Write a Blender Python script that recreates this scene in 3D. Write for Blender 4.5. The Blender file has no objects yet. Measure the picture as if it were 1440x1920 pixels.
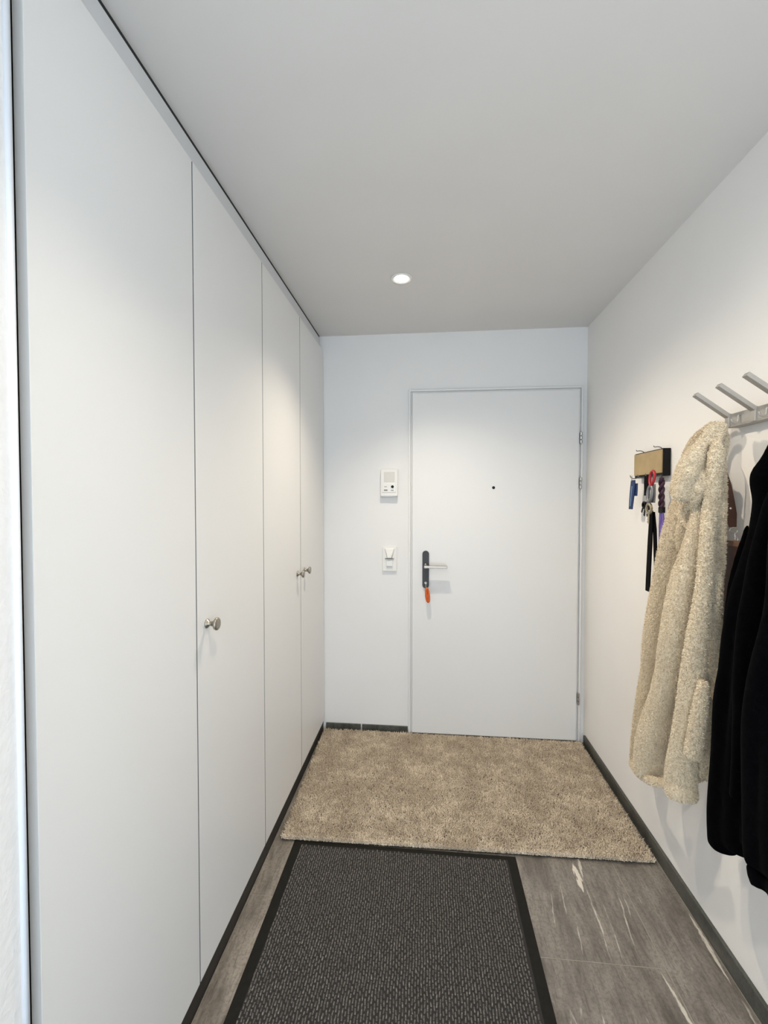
import bpy, bmesh, math, random
import numpy as np
from mathutils import Vector, Matrix

SC = bpy.context.scene
COL = SC.collection
PI = math.pi
rng = np.random.default_rng(7)
random.seed(7)

# ------------------------------------------------------------------ camera
cam_data = bpy.data.cameras.new('camera')
cam = bpy.data.objects.new('camera', cam_data)
COL.objects.link(cam)
cam_data.sensor_fit = 'HORIZONTAL'
cam_data.sensor_width = 36.0
cam_data.lens = 828.0 / 1440.0 * 36.0
cam_data.clip_start = 0.02
YAW, PITCH = 0.0967, 0.0242
cam.rotation_euler = (PI / 2 - PITCH, 0.0, YAW)
cam.location = (0.0, 0.0, 1.4056)
SC.camera = cam

# ------------------------------------------------------------------ daylight, lamps, exposure
world = bpy.data.worlds.new('daylight')
SC.world = world
world.use_nodes = True
bg = world.node_tree.nodes['Background']
bg.inputs['Color'].default_value = (0.75, 0.875, 1.0, 1.0)
bg.inputs['Strength'].default_value = 1.52
SPOT_POWER = 31.0
SPOT_COLOR = (1.0, 0.87, 0.70)
SC.view_settings.view_transform = 'Standard'
SC.view_settings.look = 'None'
SC.view_settings.exposure = 1.38
SC.view_settings.gamma = 1.0
SC.view_settings.use_curve_mapping = False

# measures of the hall (metres); camera stands at x = y = 0
XL, XR, YB, H = -0.6246, 0.9116, 2.6428, 2.40

# ------------------------------------------------------------------ helpers
def link(o, parent=None):
    COL.objects.link(o)
    if parent is not None:
        o.parent = parent
    return o

def obj(name, bm, mat, parent=None, smooth=False):
    me = bpy.data.meshes.new(name)
    bmesh.ops.recalc_face_normals(bm, faces=bm.faces[:])
    bm.to_mesh(me); bm.free()
    if smooth:
        me.polygons.foreach_set('use_smooth', [True] * len(me.polygons))
    me.materials.append(mat)
    return link(bpy.data.objects.new(name, me), parent)

def tag(o, label=None, cat=None, group=None, kind=None):
    if label: o['label'] = label
    if cat: o['category'] = cat
    if group: o['group'] = group
    if kind: o['kind'] = kind
    return o

def thing(name, loc, label, cat, group=None, kind=None):
    o = bpy.data.objects.new(name, None)
    o.empty_display_size = 0.05
    COL.objects.link(o)
    return tag(o, label, cat, group, kind)

def box(bm, x0, x1, y0, y1, z0, z1, bev=0.0, seg=2):
    g = bmesh.ops.create_cube(bm, size=1.0)
    vs = g['verts']
    for v in vs:
        v.co = Vector(((x0 + x1) / 2 + v.co.x * (x1 - x0), (y0 + y1) / 2 + v.co.y * (y1 - y0), (z0 + z1) / 2 + v.co.z * (z1 - z0)))
    if bev > 0:
        es = list({e for v in vs for e in v.link_edges})
        bmesh.ops.bevel(bm, geom=es, offset=bev, segments=seg, affect='EDGES', profile=0.7)
    return bm

def boxes(*specs, bev=0.0):
    bm = bmesh.new()
    for s in specs:
        box(bm, *s, bev=bev)
    return bm

def frame_of(d):
    d = Vector(d).normalized()
    a = Vector((0, 0, 1)) if abs(d.z) < 0.9 else Vector((1, 0, 0))
    u = d.cross(a).normalized()
    return d, u, d.cross(u).normalized()

def lathe(bm, prof, origin, axis, n=32, close=True):
    """Profile [(radius, distance along axis)] turned about axis."""
    d, u, w = frame_of(axis); o = Vector(origin)
    rings = []
    for r, h in prof:
        if r < 1e-6:
            rings.append([bm.verts.new(o + d * h)])
        else:
            rings.append([bm.verts.new(o + d * h + (u * math.cos(2 * PI * k / n) + w * math.sin(2 * PI * k / n)) * r) for k in range(n)])
    for a, b in zip(rings, rings[1:]):
        for k in range(n):
            k2 = (k + 1) % n
            f = [a[k % len(a)], a[k2 % len(a)], b[k2 % len(b)], b[k % len(b)]]
            f = list(dict.fromkeys(f))
            if len(f) > 2:
                bm.faces.new(f)
    if close:
        for r in (rings[0], rings[-1]):
            if len(r) > 2:
                bm.faces.new(r)
    return bm

def catmull(P, n):
    P = np.asarray(P, float)
    if len(P) == 2:
        t = np.linspace(0, 1, n + 1)[:, None]
        return P[0] * (1 - t) + P[1] * t
    Q = np.vstack([2 * P[0] - P[1], P, 2 * P[-1] - P[-2]])
    out = []
    for i in range(1, len(Q) - 2):
        for k in range(n):
            t = k / n
            a, b, c, d = Q[i - 1], Q[i], Q[i + 1], Q[i + 2]
            out.append(0.5 * ((2 * b) + (-a + c) * t + (2 * a - 5 * b + 4 * c - d) * t * t + (-a + 3 * b - 3 * c + d) * t ** 3))
    out.append(P[-1])
    return np.array(out)

def tube(bm, pts, r=None, n=10, sub=6, closed=False, sx=1.0, caps=True):
    """Round tube through pts (x, y, z[, radius])."""
    P = np.asarray(pts, float)
    if P.shape[1] == 3:
        P = np.hstack([P, np.full((len(P), 1), r)])
    C = P if sub <= 1 else catmull(P, sub)
    m = len(C); rings = []; prev = None
    for i in range(m):
        if closed:
            t = C[(i + 1) % m, :3] - C[i - 1, :3]
        else:
            t = C[min(i + 1, m - 1), :3] - C[max(i - 1, 0), :3]
        t = Vector(t).normalized()
        if prev is None:
            _, u, w = frame_of(t)
        else:
            u = (prev - t * prev.dot(t)).normalized(); w = t.cross(u)
        prev = u
        c = Vector(C[i, :3]); rr = max(C[i, 3], 1e-4)
        rings.append([bm.verts.new(c + (u * math.cos(2 * PI * k / n) * sx + w * math.sin(2 * PI * k / n)) * rr) for k in range(n)])
    seq = list(zip(rings, rings[1:])) + ([(rings[-1], rings[0])] if closed else [])
    for a, b in seq:
        for k in range(n):
            bm.faces.new([a[k], a[(k + 1) % n], b[(k + 1) % n], b[k]])
    if not closed and caps:
        bm.faces.new(rings[0]); bm.faces.new(rings[-1])
    return bm

def ribbon(bm, pts, widths, thick, wdir):
    """Flat strap: centre line pts, half widths, across direction wdir."""
    wd = Vector(wdir).normalized(); rings = []
    for i, (p, w) in enumerate(zip(pts, widths)):
        p = Vector(p)
        t = (Vector(pts[min(i + 1, len(pts) - 1)]) - Vector(pts[max(i - 1, 0)])).normalized()
        nrm = t.cross(wd).normalized() * thick / 2
        rings.append([bm.verts.new(p + wd * w * s + nrm * q) for s, q in ((-1, -1), (1, -1), (1, 1), (-1, 1))])
    for a, b in zip(rings, rings[1:]):
        for k in range(4):
            bm.faces.new([a[k], a[(k + 1) % 4], b[(k + 1) % 4], b[k]])
    bm.faces.new(rings[0]); bm.faces.new(rings[-1])
    return bm

def copy_tree(o, parent=None):
    c = o.copy(); COL.objects.link(c)
    if parent is not None: c.parent = parent
    for ch in list(o.children): copy_tree(ch, c)
    return c

# ------------------------------------------------------------------ materials
class NT:
    def __init__(s, name):
        s.m = bpy.data.materials.new(name); s.m.use_nodes = True
        s.t = s.m.node_tree; s.n = s.t.nodes; s.b = s.n['Principled BSDF']
    def node(s, typ, **kw):
        x = s.n.new(typ)
        for k, v in kw.items():
            if k.startswith('i_'):
                x.inputs[int(k[2:])].default_value = v
            else: setattr(x, k, v)
        return x
    def l(s, a, b): s.t.links.new(a, b)
    def math(s, op, a, b=None, clamp=False):
        x = s.n.new('ShaderNodeMath'); x.operation = op; x.use_clamp = clamp
        for i, v in enumerate((a, b)):
            if v is None: continue
            if isinstance(v, (int, float)): x.inputs[i].default_value = v
            else: s.l(v, x.inputs[i])
        return x.outputs[0]
    def coords(s, scale=(1, 1, 1)):
        tc = s.n.new('ShaderNodeTexCoord'); mp = s.n.new('ShaderNodeMapping')
        mp.inputs['Scale'].default_value = scale
        s.l(tc.outputs['Object'], mp.inputs['Vector'])
        return mp.outputs[0]
    def noise(s, vec, scale, detail=3.0, rough=0.5, dist=0.0):
        x = s.n.new('ShaderNodeTexNoise')
        x.inputs['Scale'].default_value = scale; x.inputs['Detail'].default_value = detail
        x.inputs['Roughness'].default_value = rough; x.inputs['Distortion'].default_value = dist
        s.l(vec, x.inputs['Vector'])
        return x.outputs['Fac']
    def ramp(s, fac, stops):
        x = s.n.new('ShaderNodeValToRGB'); e = x.color_ramp.elements
        while len(e) < len(stops): e.new(0.5)
        for k, (p, c) in enumerate(stops):
            e[k].position = p; e[k].color = (*c, 1) if len(c) == 3 else c
        s.l(fac, x.inputs['Fac'])
        return x.outputs['Color']
    def mix(s, fac, a, b, mode='MIX'):
        x = s.n.new('ShaderNodeMix'); x.data_type = 'RGBA'; x.blend_type = mode
        for sock, v in ((x.inputs[0], fac), (x.inputs[6], a), (x.inputs[7], b)):
            if isinstance(v, (int, float)): sock.default_value = v
            elif isinstance(v, tuple): sock.default_value = (*v, 1)
            else: s.l(v, sock)
        return x.outputs[2]
    def bump(s, height, strength, dist):
        x = s.n.new('ShaderNodeBump'); x.inputs['Strength'].default_value = strength; x.inputs['Distance'].default_value = dist
        s.l(height, x.inputs['Height']); s.l(x.outputs[0], s.b.inputs['Normal'])
    def base(s, c):
        if isinstance(c, tuple): s.b.inputs['Base Color'].default_value = (*c, 1)
        else: s.l(c, s.b.inputs['Base Color'])
    def set(s, **kw):
        for k, v in kw.items(): s.b.inputs[k].default_value = v

def plain(name, col, rough=0.5, metal=0.0, var=0.04, scale=30.0, bump=0.0, bscale=200.0, bdist=0.001, spec=0.5):
    t = NT(name); v = t.coords()
    a = tuple(max(0.0, c * (1 - var)) for c in col); b = tuple(min(1.0, c * (1 + var)) for c in col)
    t.base(t.ramp(t.noise(v, scale), [(0.3, a), (0.7, b)]))
    t.set(Roughness=rough, Metallic=metal, **{'Specular IOR Level': spec})
    if bump: t.bump(t.noise(v, bscale, 2.0), bump, bdist)
    return t.m

M = {}
M['paint'] = plain('white_wall_paint_lightened', (0.855, 0.832, 0.80), 0.9, var=0.01, scale=4, bump=0.12, bscale=260, bdist=0.001, spec=0.25)  # same paint as the back wall, lightened in place of missing light
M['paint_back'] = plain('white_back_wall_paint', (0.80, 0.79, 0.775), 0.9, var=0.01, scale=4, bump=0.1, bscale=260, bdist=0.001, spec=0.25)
M['ceiling'] = plain('matt_white_ceiling', (0.73, 0.71, 0.685), 0.95, var=0.012, scale=3, bump=0.08, bscale=120, bdist=0.001, spec=0.15)
M['plaster'] = plain('coarse_white_plaster', (0.82, 0.81, 0.80), 0.95, var=0.02, scale=60, bump=0.45, bscale=90, bdist=0.003, spec=0.2)
M['lacquer'] = plain('white_satin_lacquer', (0.79, 0.785, 0.77), 0.42, var=0.006, scale=2, bump=0.03, bscale=350, bdist=0.0005, spec=0.4)
M['filler'] = plain('pale_grey_filler', (0.66, 0.665, 0.67), 0.5, var=0.01, scale=3)
M['door'] = plain('white_door_enamel', (0.76, 0.752, 0.735), 0.4, var=0.006, scale=2, spec=0.4)
M['bead'] = plain('bluish_white_bead', (0.78, 0.81, 0.86), 0.3, var=0.02, scale=8)
M['edge'] = plain('door_seam_shade_grey', (0.20, 0.20, 0.195), 0.6)  # grey on the door edges paints the shade in the seams
M['dark'] = plain('black_painted_gap_shade', (0.012, 0.012, 0.012), 0.8)  # near-black colour standing in for shade in the wardrobe gaps
M['plinth'] = plain('black_plinth', (0.014, 0.013, 0.012), 0.45)
M['nickel'] = plain('brushed_nickel', (0.36, 0.33, 0.28), 0.33, 0.9, var=0.06, scale=80)
M['steel'] = plain('satin_steel', (0.33, 0.30, 0.265), 0.3, 0.95, var=0.04, scale=120)
M['hinge'] = plain('chromed_hinge', (0.45, 0.45, 0.44), 0.25, 0.95)
M['plate'] = plain('anthracite_plate', (0.050, 0.050, 0.052), 0.5, 0.4, var=0.12, scale=150)
M['rack'] = plain('grey_satin_aluminium', (0.44, 0.42, 0.39), 0.5, 0.55, var=0.04, scale=60)
M['plastic'] = plain('white_plastic', (0.78, 0.765, 0.73), 0.35, var=0.01)
M['plastic_panel'] = plain('ivory_speaker_panel', (0.66, 0.63, 0.585), 0.5, var=0.03, scale=400)
M['grey_print_and_shade'] = plain('grey_print_and_shade', (0.22, 0.215, 0.20), 0.6)
M['black'] = plain('black_plastic', (0.006, 0.006, 0.0065), 0.5, spec=0.2)
M['tan'] = plain('tan_wood_front', (0.40, 0.29, 0.14), 0.5, var=0.10, scale=18)
M['orange'] = NT('orange_translucent_plastic')
t = M['orange']; t.base((0.72, 0.13, 0.012)); t.set(Roughness=0.25); t.b.inputs['Transmission Weight'].default_value = 0.25; M['orange'] = t.m
M['brass'] = plain('brass_key', (0.42, 0.37, 0.26), 0.3, 0.9)
M['keysteel'] = plain('steel_key', (0.5, 0.49, 0.47), 0.3, 0.9)
M['blue'] = plain('navy_blue_webbing', (0.010, 0.030, 0.105), 0.7, var=0.2, scale=500, bump=0.3, bscale=900)
M['blue_pale'] = plain('pale_blue_print', (0.12, 0.20, 0.33), 0.7, var=0.3, scale=120)
M['webbing'] = plain('black_webbing', (0.003, 0.003, 0.0035), 0.9, var=0.2, scale=500, bump=0.3, bscale=900, spec=0.1)
M['red'] = plain('red_anodised', (0.42, 0.025, 0.035), 0.35, 0.3)
M['grey_metal'] = plain('grey_anodised', (0.20, 0.20, 0.21), 0.4, 0.5)
M['plum'] = plain('dark_plum_cord', (0.045, 0.014, 0.035), 0.7, var=0.3, scale=300)
M['purple'] = plain('purple_strap', (0.16, 0.10, 0.40), 0.6, var=0.1, scale=200)
M['leather'] = plain('brown_leather', (0.060, 0.017, 0.007), 0.5, var=0.25, scale=40, bump=0.2, bscale=300)
M['leather_tan'] = plain('tan_leather', (0.22, 0.12, 0.07), 0.55, var=0.15, scale=40, bump=0.2, bscale=300)
M['chrome'] = plain('chrome', (0.75, 0.74, 0.72), 0.15, 1.0)
M['rubber'] = plain('black_rubber_border', (0.011, 0.010, 0.008), 0.8, var=0.15, scale=60, bump=0.15, bscale=400, spec=0.2)
M['mat_ground'] = plain('black_mat_ground', (0.022, 0.020, 0.018), 0.9, var=0.3, scale=200)
M['jacket'] = plain('black_fleece_cloth', (0.0012, 0.0012, 0.0017), 0.95, var=0.3, scale=60, bump=0.35, bscale=700, bdist=0.001, spec=0.015)
M['jacket'].node_tree.nodes['Principled BSDF'].inputs['Sheen Weight'].default_value = 0.008
M['lining'] = plain('grey_brown_lining', (0.20, 0.16, 0.12), 0.9)

def sherpa():
    t = NT('cream_sherpa_fleece'); v = t.coords()
    a = t.noise(v, 190, 2); b = t.noise(v, 14, 3)
    c = t.mix(b, (0.76, 0.655, 0.49), (0.83, 0.735, 0.57))
    c = t.mix(t.ramp(a, [(0.34, (1, 1, 1)), (0.5, (0, 0, 0))]), c, (0.60, 0.50, 0.355))
    t.base(c); t.set(Roughness=0.95, **{'Specular IOR Level': 0.1, 'Sheen Weight': 0.1, 'Subsurface Weight': 0.0})
    t.bump(t.noise(v, 320, 2), 0.5, 0.002)
    return t.m
M['sherpa'] = sherpa()

def shag():
    t = NT('beige_shag_pile'); v = t.coords()
    big = t.noise(v, 7.0, 4, 0.6); mid = t.noise(v, 28, 3); fine = t.noise(v, 230, 2)
    c = t.ramp(big, [(0.35, (0.56, 0.465, 0.35)), (0.62, (0.84, 0.725, 0.57))])
    c = t.mix(t.ramp(mid, [(0.35, (0.6, 0.6, 0.6)), (0.6, (0, 0, 0))]), c, (0.52, 0.43, 0.33))
    c = t.mix(t.ramp(fine, [(0.36, (0.75, 0.75, 0.75)), (0.5, (0, 0, 0))]), c, (0.30, 0.235, 0.175))
    t.base(c); t.set(Roughness=0.95, **{'Specular IOR Level': 0.08})
    return t.m
M['shag'] = shag()
M['rug_backing'] = plain('dark_rug_backing', (0.03, 0.025, 0.02), 0.9)

def mat_loop():
    t = NT('grey_brown_mat_loops'); v = t.coords()
    f = t.noise(v, 160, 2)
    t.base(t.ramp(f, [(0.3, (0.045, 0.040, 0.037)), (0.55, (0.12, 0.108, 0.099)), (0.75, (0.27, 0.245, 0.225))]))
    t.set(Roughness=0.8)
    return t.m
M['mat_loops'] = mat_loop()

def stone(name, base_a, base_b, vein, veins=True, rough=0.38):
    """Grey-brown slate-like stoneware with thin pale veins running along the hall."""
    t = NT(name)
    v = t.coords((1, 1, 1)); vs = t.coords((5.0, 1.0, 1.0)); vf = t.coords((16.0, 2.2, 1.0))
    inf = t.n.new('ShaderNodeObjectInfo')
    c = t.ramp(t.noise(vs, 3.2, 6, 0.68, 0.8), [(0.33, tuple(x * 0.8 for x in base_a)), (0.66, tuple(x * 1.1 for x in base_b))])
    cl = t.noise(t.coords((1.6, 0.8, 1.0)), 6, 6, 0.68, 0.5)
    c = t.mix(t.ramp(cl, [(0.42, (0, 0, 0)), (0.72, (0.8, 0.8, 0.8))]), c, tuple(min(1, x * 1.5) for x in base_b))
    f = t.noise(vf, 6, 6, 0.75)
    c = t.mix(t.ramp(f, [(0.33, (0.7, 0.7, 0.7)), (0.5, (0, 0, 0))]), c, tuple(x * 0.48 for x in base_a))
    g = t.noise(v, 110, 3, 0.7)
    c = t.mix(t.ramp(g, [(0.38, (0.4, 0.4, 0.4)), (0.52, (0, 0, 0))]), c, tuple(x * 0.6 for x in base_a))
    if veins:
        vv = t.coords((9.0, 0.9, 1.0))
        n1 = t.noise(vv, 1.9, 3, 0.55, 0.5)
        line = t.math('ABSOLUTE', t.math('SUBTRACT', n1, 0.52))
        thin = t.ramp(line, [(0.004, (1, 1, 1)), (0.022, (0, 0, 0))])
        brk = t.ramp(t.noise(t.coords((7, 4.5, 1)), 2.3, 3), [(0.63, (0, 0, 0)), (0.74, (1, 1, 1))])
        k = t.mix(1.0, thin, brk, 'MULTIPLY')
        c = t.mix(k, c, vein)
    t.base(c); t.set(Roughness=rough, **{'Specular IOR Level': 0.45})
    t.bump(g, 0.08, 0.001)
    return t
def veined_stone():
    """The tile that carries the marked white vein: explicit streaks x = x0 + k (y - y0) with wobble and limits."""
    t = stone('veined_stoneware', (0.135, 0.118, 0.100), (0.225, 0.200, 0.174), (0.60, 0.55, 0.48))
    src = t.b.inputs['Base Color'].links[0].from_socket
    tc = t.n.new('ShaderNodeTexCoord'); sep = t.n.new('ShaderNodeSeparateXYZ'); t.l(tc.outputs['Object'], sep.inputs[0])
    x, y = sep.outputs[0], sep.outputs[1]
    wob = t.math('MULTIPLY', t.math('SUBTRACT', t.noise(t.coords((1, 1, 1)), 9, 3, 0.6), 0.5), 0.016)
    wid = t.noise(t.coords((4, 1, 1)), 30, 2, 0.6)
    c = src
    for x0, y0, x1, y1, w in ((0.568, 1.75, 0.566, 1.612, 0.014), (0.598, 1.80, 0.582, 1.66, 0.006), (0.582, 1.66, 0.567, 1.360, 0.0040),
                              (0.448, 1.62, 0.425, 1.46, 0.0030), (0.492, 1.66, 0.474, 1.50, 0.0028), (0.690, 1.66, 0.652, 1.40, 0.0035),
                              (0.700, 1.62, 0.690, 1.52, 0.003), (0.62, 1.60, 0.60, 1.36, 0.0028), (0.50, 1.50, 0.485, 1.38, 0.003), (0.893, 1.58, 0.884, 1.33, 0.008), (0.886, 1.30, 0.880, 1.20, 0.004), (0.700, 1.368, 0.712, 1.16, 0.007)):
        kx = (x1 - x0) / (y1 - y0)
        d = t.math('ABSOLUTE', t.math('ADD', t.math('SUBTRACT', x, t.math('ADD', t.math('MULTIPLY', y, kx), x0 - kx * y0)), wob))
        ym, yh = (y0 + y1) / 2, abs(y1 - y0) / 2
        end = t.math('SUBTRACT', 1.0, t.math('POWER', t.math('DIVIDE', t.math('ABSOLUTE', t.math('SUBTRACT', y, ym)), yh), 2.0), True)
        ww = t.math('MULTIPLY', t.math('MULTIPLY', end, w), t.math('ADD', t.math('MULTIPLY', wid, 2.2), -0.25))
        k = t.math('DIVIDE', t.math('SUBTRACT', ww, d), 0.0026, True)
        c = t.mix(t.math('MULTIPLY', k, min(0.95, 0.45 + w * 45)), c, (0.70, 0.64, 0.55))
    t.base(c)
    return t.m
M['tile'] = stone('grey_brown_stoneware', (0.150, 0.128, 0.104), (0.260, 0.228, 0.192), (0.46, 0.42, 0.36)).m
M['tile_veined'] = veined_stone()
M['skirting'] = stone('dark_stone_skirting', (0.045, 0.047, 0.040), (0.082, 0.083, 0.072), (0.2, 0.19, 0.17), veins=False, rough=0.35).m
M['grout'] = plain('beige_grout', (0.32, 0.285, 0.235), 0.95, var=0.1)

def glow(name, col, s):
    t = NT(name); t.base((0.9, 0.9, 0.9))
    t.b.inputs['Emission Color'].default_value = (*col, 1); t.b.inputs['Emission Strength'].default_value = s
    return t.m
M['lamp'] = glow('lit_lamp_lens', (1.0, 0.93, 0.82), 14.0)

# ------------------------------------------------------------------ garments: centre lines of the cloth rolls (x, y, z, radius) in metres
GARMENT = {
 'FLEECE_BODY': [
  [(0.860,1.570,1.406,0.0339), (0.855,1.635,1.200,0.0430), (0.845,1.677,1.001,0.0424), (0.850,1.744,0.720,0.0423), (0.850,1.786,0.493,0.0436), (0.850,1.808,0.379,0.0421)],
  [(0.800,1.372,1.406,0.0187), (0.790,1.387,1.279,0.0268), (0.780,1.417,1.147,0.0356), (0.775,1.448,0.973,0.0399), (0.785,1.511,0.778,0.0471), (0.790,1.593,0.556,0.0572), (0.795,1.626,0.458,0.0567)],
  [(0.810,1.322,1.398,0.0179), (0.810,1.325,1.255,0.0210), (0.805,1.316,1.152,0.0209), (0.815,1.335,1.010,0.0228), (0.815,1.338,0.871,0.0275), (0.815,1.341,0.730,0.0307), (0.815,1.358,0.613,0.0343)],
  [(0.880,1.463,1.472,0.0232), (0.880,1.504,1.303,0.0427), (0.885,1.565,0.940,0.0645), (0.880,1.619,0.508,0.0785)],
  [(0.860,1.430,1.462,0.0178), (0.870,1.476,1.305,0.0335), (0.870,1.515,1.042,0.0450), (0.865,1.558,0.761,0.0537), (0.860,1.588,0.507,0.0587)],
  [(0.800,1.489,1.380,0.0119), (0.800,1.456,1.348,0.0116), (0.800,1.433,1.321,0.0114)],
  [(0.810,1.434,1.422,0.0261), (0.820,1.478,1.347,0.0235), (0.840,1.532,1.248,0.0210)],
 ],
 'FLEECE_SLEEVE': [
  [(0.790,1.317,1.413,0.0119), (0.775,1.303,1.317,0.0163), (0.765,1.298,1.169,0.0177), (0.755,1.308,1.017,0.0239), (0.755,1.327,0.888,0.0274), (0.755,1.349,0.738,0.0310), (0.755,1.372,0.614,0.0364), (0.755,1.376,0.550,0.0366)],
  [(0.755,1.276,0.906,0.0117), (0.745,1.280,0.804,0.0147), (0.740,1.294,0.690,0.0164)],
 ],
 'FLEECE_CUFF': [
  [(0.755,1.373,0.558,0.0381), (0.755,1.373,0.543,0.0413), (0.755,1.369,0.525,0.0364)],
 ],
 'FLEECE_HOOD': [
  [(0.855,1.416,1.627,0.0128), (0.860,1.486,1.604,0.0235), (0.860,1.529,1.541,0.0312), (0.850,1.533,1.475,0.0296)],
  [(0.820,1.349,1.614,0.0122), (0.785,1.349,1.569,0.0198), (0.765,1.362,1.514,0.0324), (0.760,1.378,1.459,0.0376), (0.765,1.402,1.421,0.0319)],
  [(0.745,1.341,1.485,0.0183), (0.742,1.374,1.418,0.0203)],
  [(0.785,1.336,1.484,0.0121), (0.770,1.339,1.436,0.0137), (0.775,1.377,1.387,0.0125)],
  [(0.830,1.349,1.617,0.0121), (0.795,1.306,1.538,0.0118), (0.790,1.306,1.457,0.0133), (0.790,1.313,1.383,0.0134)],
  [(0.850,1.369,1.610,0.0092), (0.840,1.346,1.527,0.0076), (0.835,1.339,1.451,0.0075), (0.830,1.338,1.383,0.0121)],
  [(0.875,1.434,1.622,0.0161), (0.885,1.479,1.556,0.0267), (0.885,1.490,1.473,0.0270)],
 ],
 'FLEECE_HEM': [
  [(0.800,1.777,0.386,0.0124), (0.770,1.656,0.422,0.0135), (0.760,1.553,0.460,0.0126), (0.770,1.468,0.503,0.0119)],
  [(0.800,1.419,0.545,0.0098), (0.810,1.354,0.609,0.0093), (0.820,1.306,0.664,0.0090)],
 ],
 'JACKET1_BODY': [
  [(0.860,1.159,1.614,0.0116), (0.855,1.174,1.565,0.0144), (0.840,1.177,1.511,0.0184), (0.830,1.177,1.467,0.0303), (0.830,1.162,1.406,0.0325), (0.820,1.149,1.328,0.0386)],
  [(0.810,1.156,1.347,0.0220), (0.800,1.167,1.261,0.0263), (0.795,1.192,1.163,0.0296), (0.790,1.206,1.064,0.0301), (0.785,1.214,0.964,0.0290), (0.780,1.220,0.877,0.0320), (0.775,1.216,0.738,0.0334), (0.775,1.223,0.592,0.0337), (0.775,1.216,0.495,0.0321)],
  [(0.800,1.120,1.293,0.0301), (0.800,1.139,1.175,0.0308), (0.795,1.154,1.067,0.0339), (0.790,1.161,0.931,0.0342), (0.785,1.167,0.727,0.0346), (0.785,1.172,0.526,0.0349)],
  [(0.810,1.116,1.331,0.0325), (0.810,1.112,1.080,0.0350), (0.800,1.107,0.829,0.0351), (0.790,1.119,0.565,0.0345)],
  [(0.835,1.240,1.343,0.0084), (0.825,1.250,1.265,0.0127), (0.815,1.248,1.180,0.0198), (0.805,1.242,1.068,0.0225)],
 ],
 'JACKET1_SLEEVE': [
  [(0.820,1.132,1.437,0.0114), (0.785,1.099,1.350,0.0222), (0.755,1.097,1.169,0.0260), (0.740,1.093,1.014,0.0260), (0.730,1.085,0.900,0.0222), (0.725,1.082,0.824,0.0185), (0.725,1.089,0.709,0.0187)],
 ],
 'JACKET2_BODY': [
  [(0.850,1.095,1.575,0.0194), (0.780,1.022,1.451,0.0250), (0.730,0.974,1.340,0.0293), (0.710,0.960,1.190,0.0269), (0.695,0.962,1.063,0.0326), (0.690,0.969,0.956,0.0351), (0.690,0.970,0.844,0.0353), (0.690,0.968,0.745,0.0353), (0.690,0.960,0.656,0.0350)],
  [(0.715,0.945,1.151,0.0318), (0.710,0.942,1.024,0.0382), (0.700,0.927,0.871,0.0398), (0.695,0.905,0.666,0.0391)],
  [(0.830,1.035,1.543,0.0286), (0.760,0.925,1.344,0.0492), (0.720,0.880,1.052,0.0511), (0.710,0.862,0.655,0.0488)],
  [(0.820,0.938,1.447,0.0412), (0.770,0.858,1.159,0.0569), (0.750,0.821,0.622,0.0554)],
 ],
 'JACKET2_HEM': [
  [(0.690,0.956,0.642,0.0316), (0.690,0.944,0.622,0.0302)],
  [(0.695,0.902,0.656,0.0348), (0.695,0.899,0.629,0.0337)],
  [(0.710,0.860,0.645,0.0447), (0.710,0.857,0.619,0.0427)],
  [(0.750,0.821,0.603,0.0517), (0.750,0.818,0.576,0.0497)],
 ],
}
# ------------------------------------------------------------------ shell of the hall
YN = -1.1                                     # the hall opens to the daylit room behind the camera
def struct(name, bm, mat, smooth=False):
    return tag(obj(name, bm, M[mat], None, smooth), kind='structure')

floor = tag(obj('floor', boxes((-1.35, 1.1, YN, YB + 0.3, -0.12, -0.0115), (-0.628, XR, YN, YB, -0.0115, -0.0011)), M['grout']), kind='structure')
struct('ceiling', boxes((-1.35, 1.1, YN, YB + 0.3, H, H + 0.12)), 'ceiling')
struct('wall_right', boxes((XR, XR + 0.16, YN, YB + 0.3, -0.1, H)), 'paint')
DX0, DX1, DZ1 = -0.086, 0.866, 2.042          # door opening
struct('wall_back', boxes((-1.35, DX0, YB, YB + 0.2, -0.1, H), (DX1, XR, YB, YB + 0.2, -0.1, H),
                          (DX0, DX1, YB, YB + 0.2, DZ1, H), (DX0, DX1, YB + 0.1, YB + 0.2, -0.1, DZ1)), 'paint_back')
struct('wall_left', boxes((-1.35, -0.6225, YN, 0.6125, -0.1, H)), 'plaster')
struct('wall_niche', boxes((-1.35, -1.25, 0.6125, YB, -0.1, H)), 'paint')

# stone tiles of the floor, each its own piece with a recessed joint
J = 0.0016
cols = [(-0.628, -0.48, (2.094, 1.494, 0.894, 0.294, -0.306, -0.906), 'tile'), (-0.48, 0.12, (2.37, 1.77, 1.17, 0.57, -0.03, -0.63), 'tile'),
        (0.12, 0.72, (1.97, 1.37, 0.77, 0.17, -0.43, -1.03), 'tile_veined'), (0.72, XR - 0.012, (2.37, 1.77, 0.93, 0.33, -0.27, -0.87), 'tile')]
for x0, x1, joints, mt in cols:
    ys = [YB] + [j for j in joints] + [YN]
    for a, b in zip(ys, ys[1:]):
        bm = bmesh.new(); box(bm, x0 + J, x1 - J, b + J, a - J, -0.011, 0.0, bev=0.0005, seg=1)
        obj('tile', bm, M['tile_veined' if x0 > 0.1 else 'tile'], floor)

# skirting
struct('baseboard_right', boxes((XR - 0.012, XR, YN, YB - 0.03, 0.0, 0.058), bev=0.002), 'skirting', False)
bb = tag(bpy.data.objects.new('baseboard_back', None), kind='structure'); COL.objects.link(bb)
for a, b in ((XL + 0.012, -0.398), (-0.390, -0.112)):
    obj('skirting_stone', boxes((a, b, YB - 0.011, YB, 0.0, 0.046), bev=0.0015), M['skirting'], bb)

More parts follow.
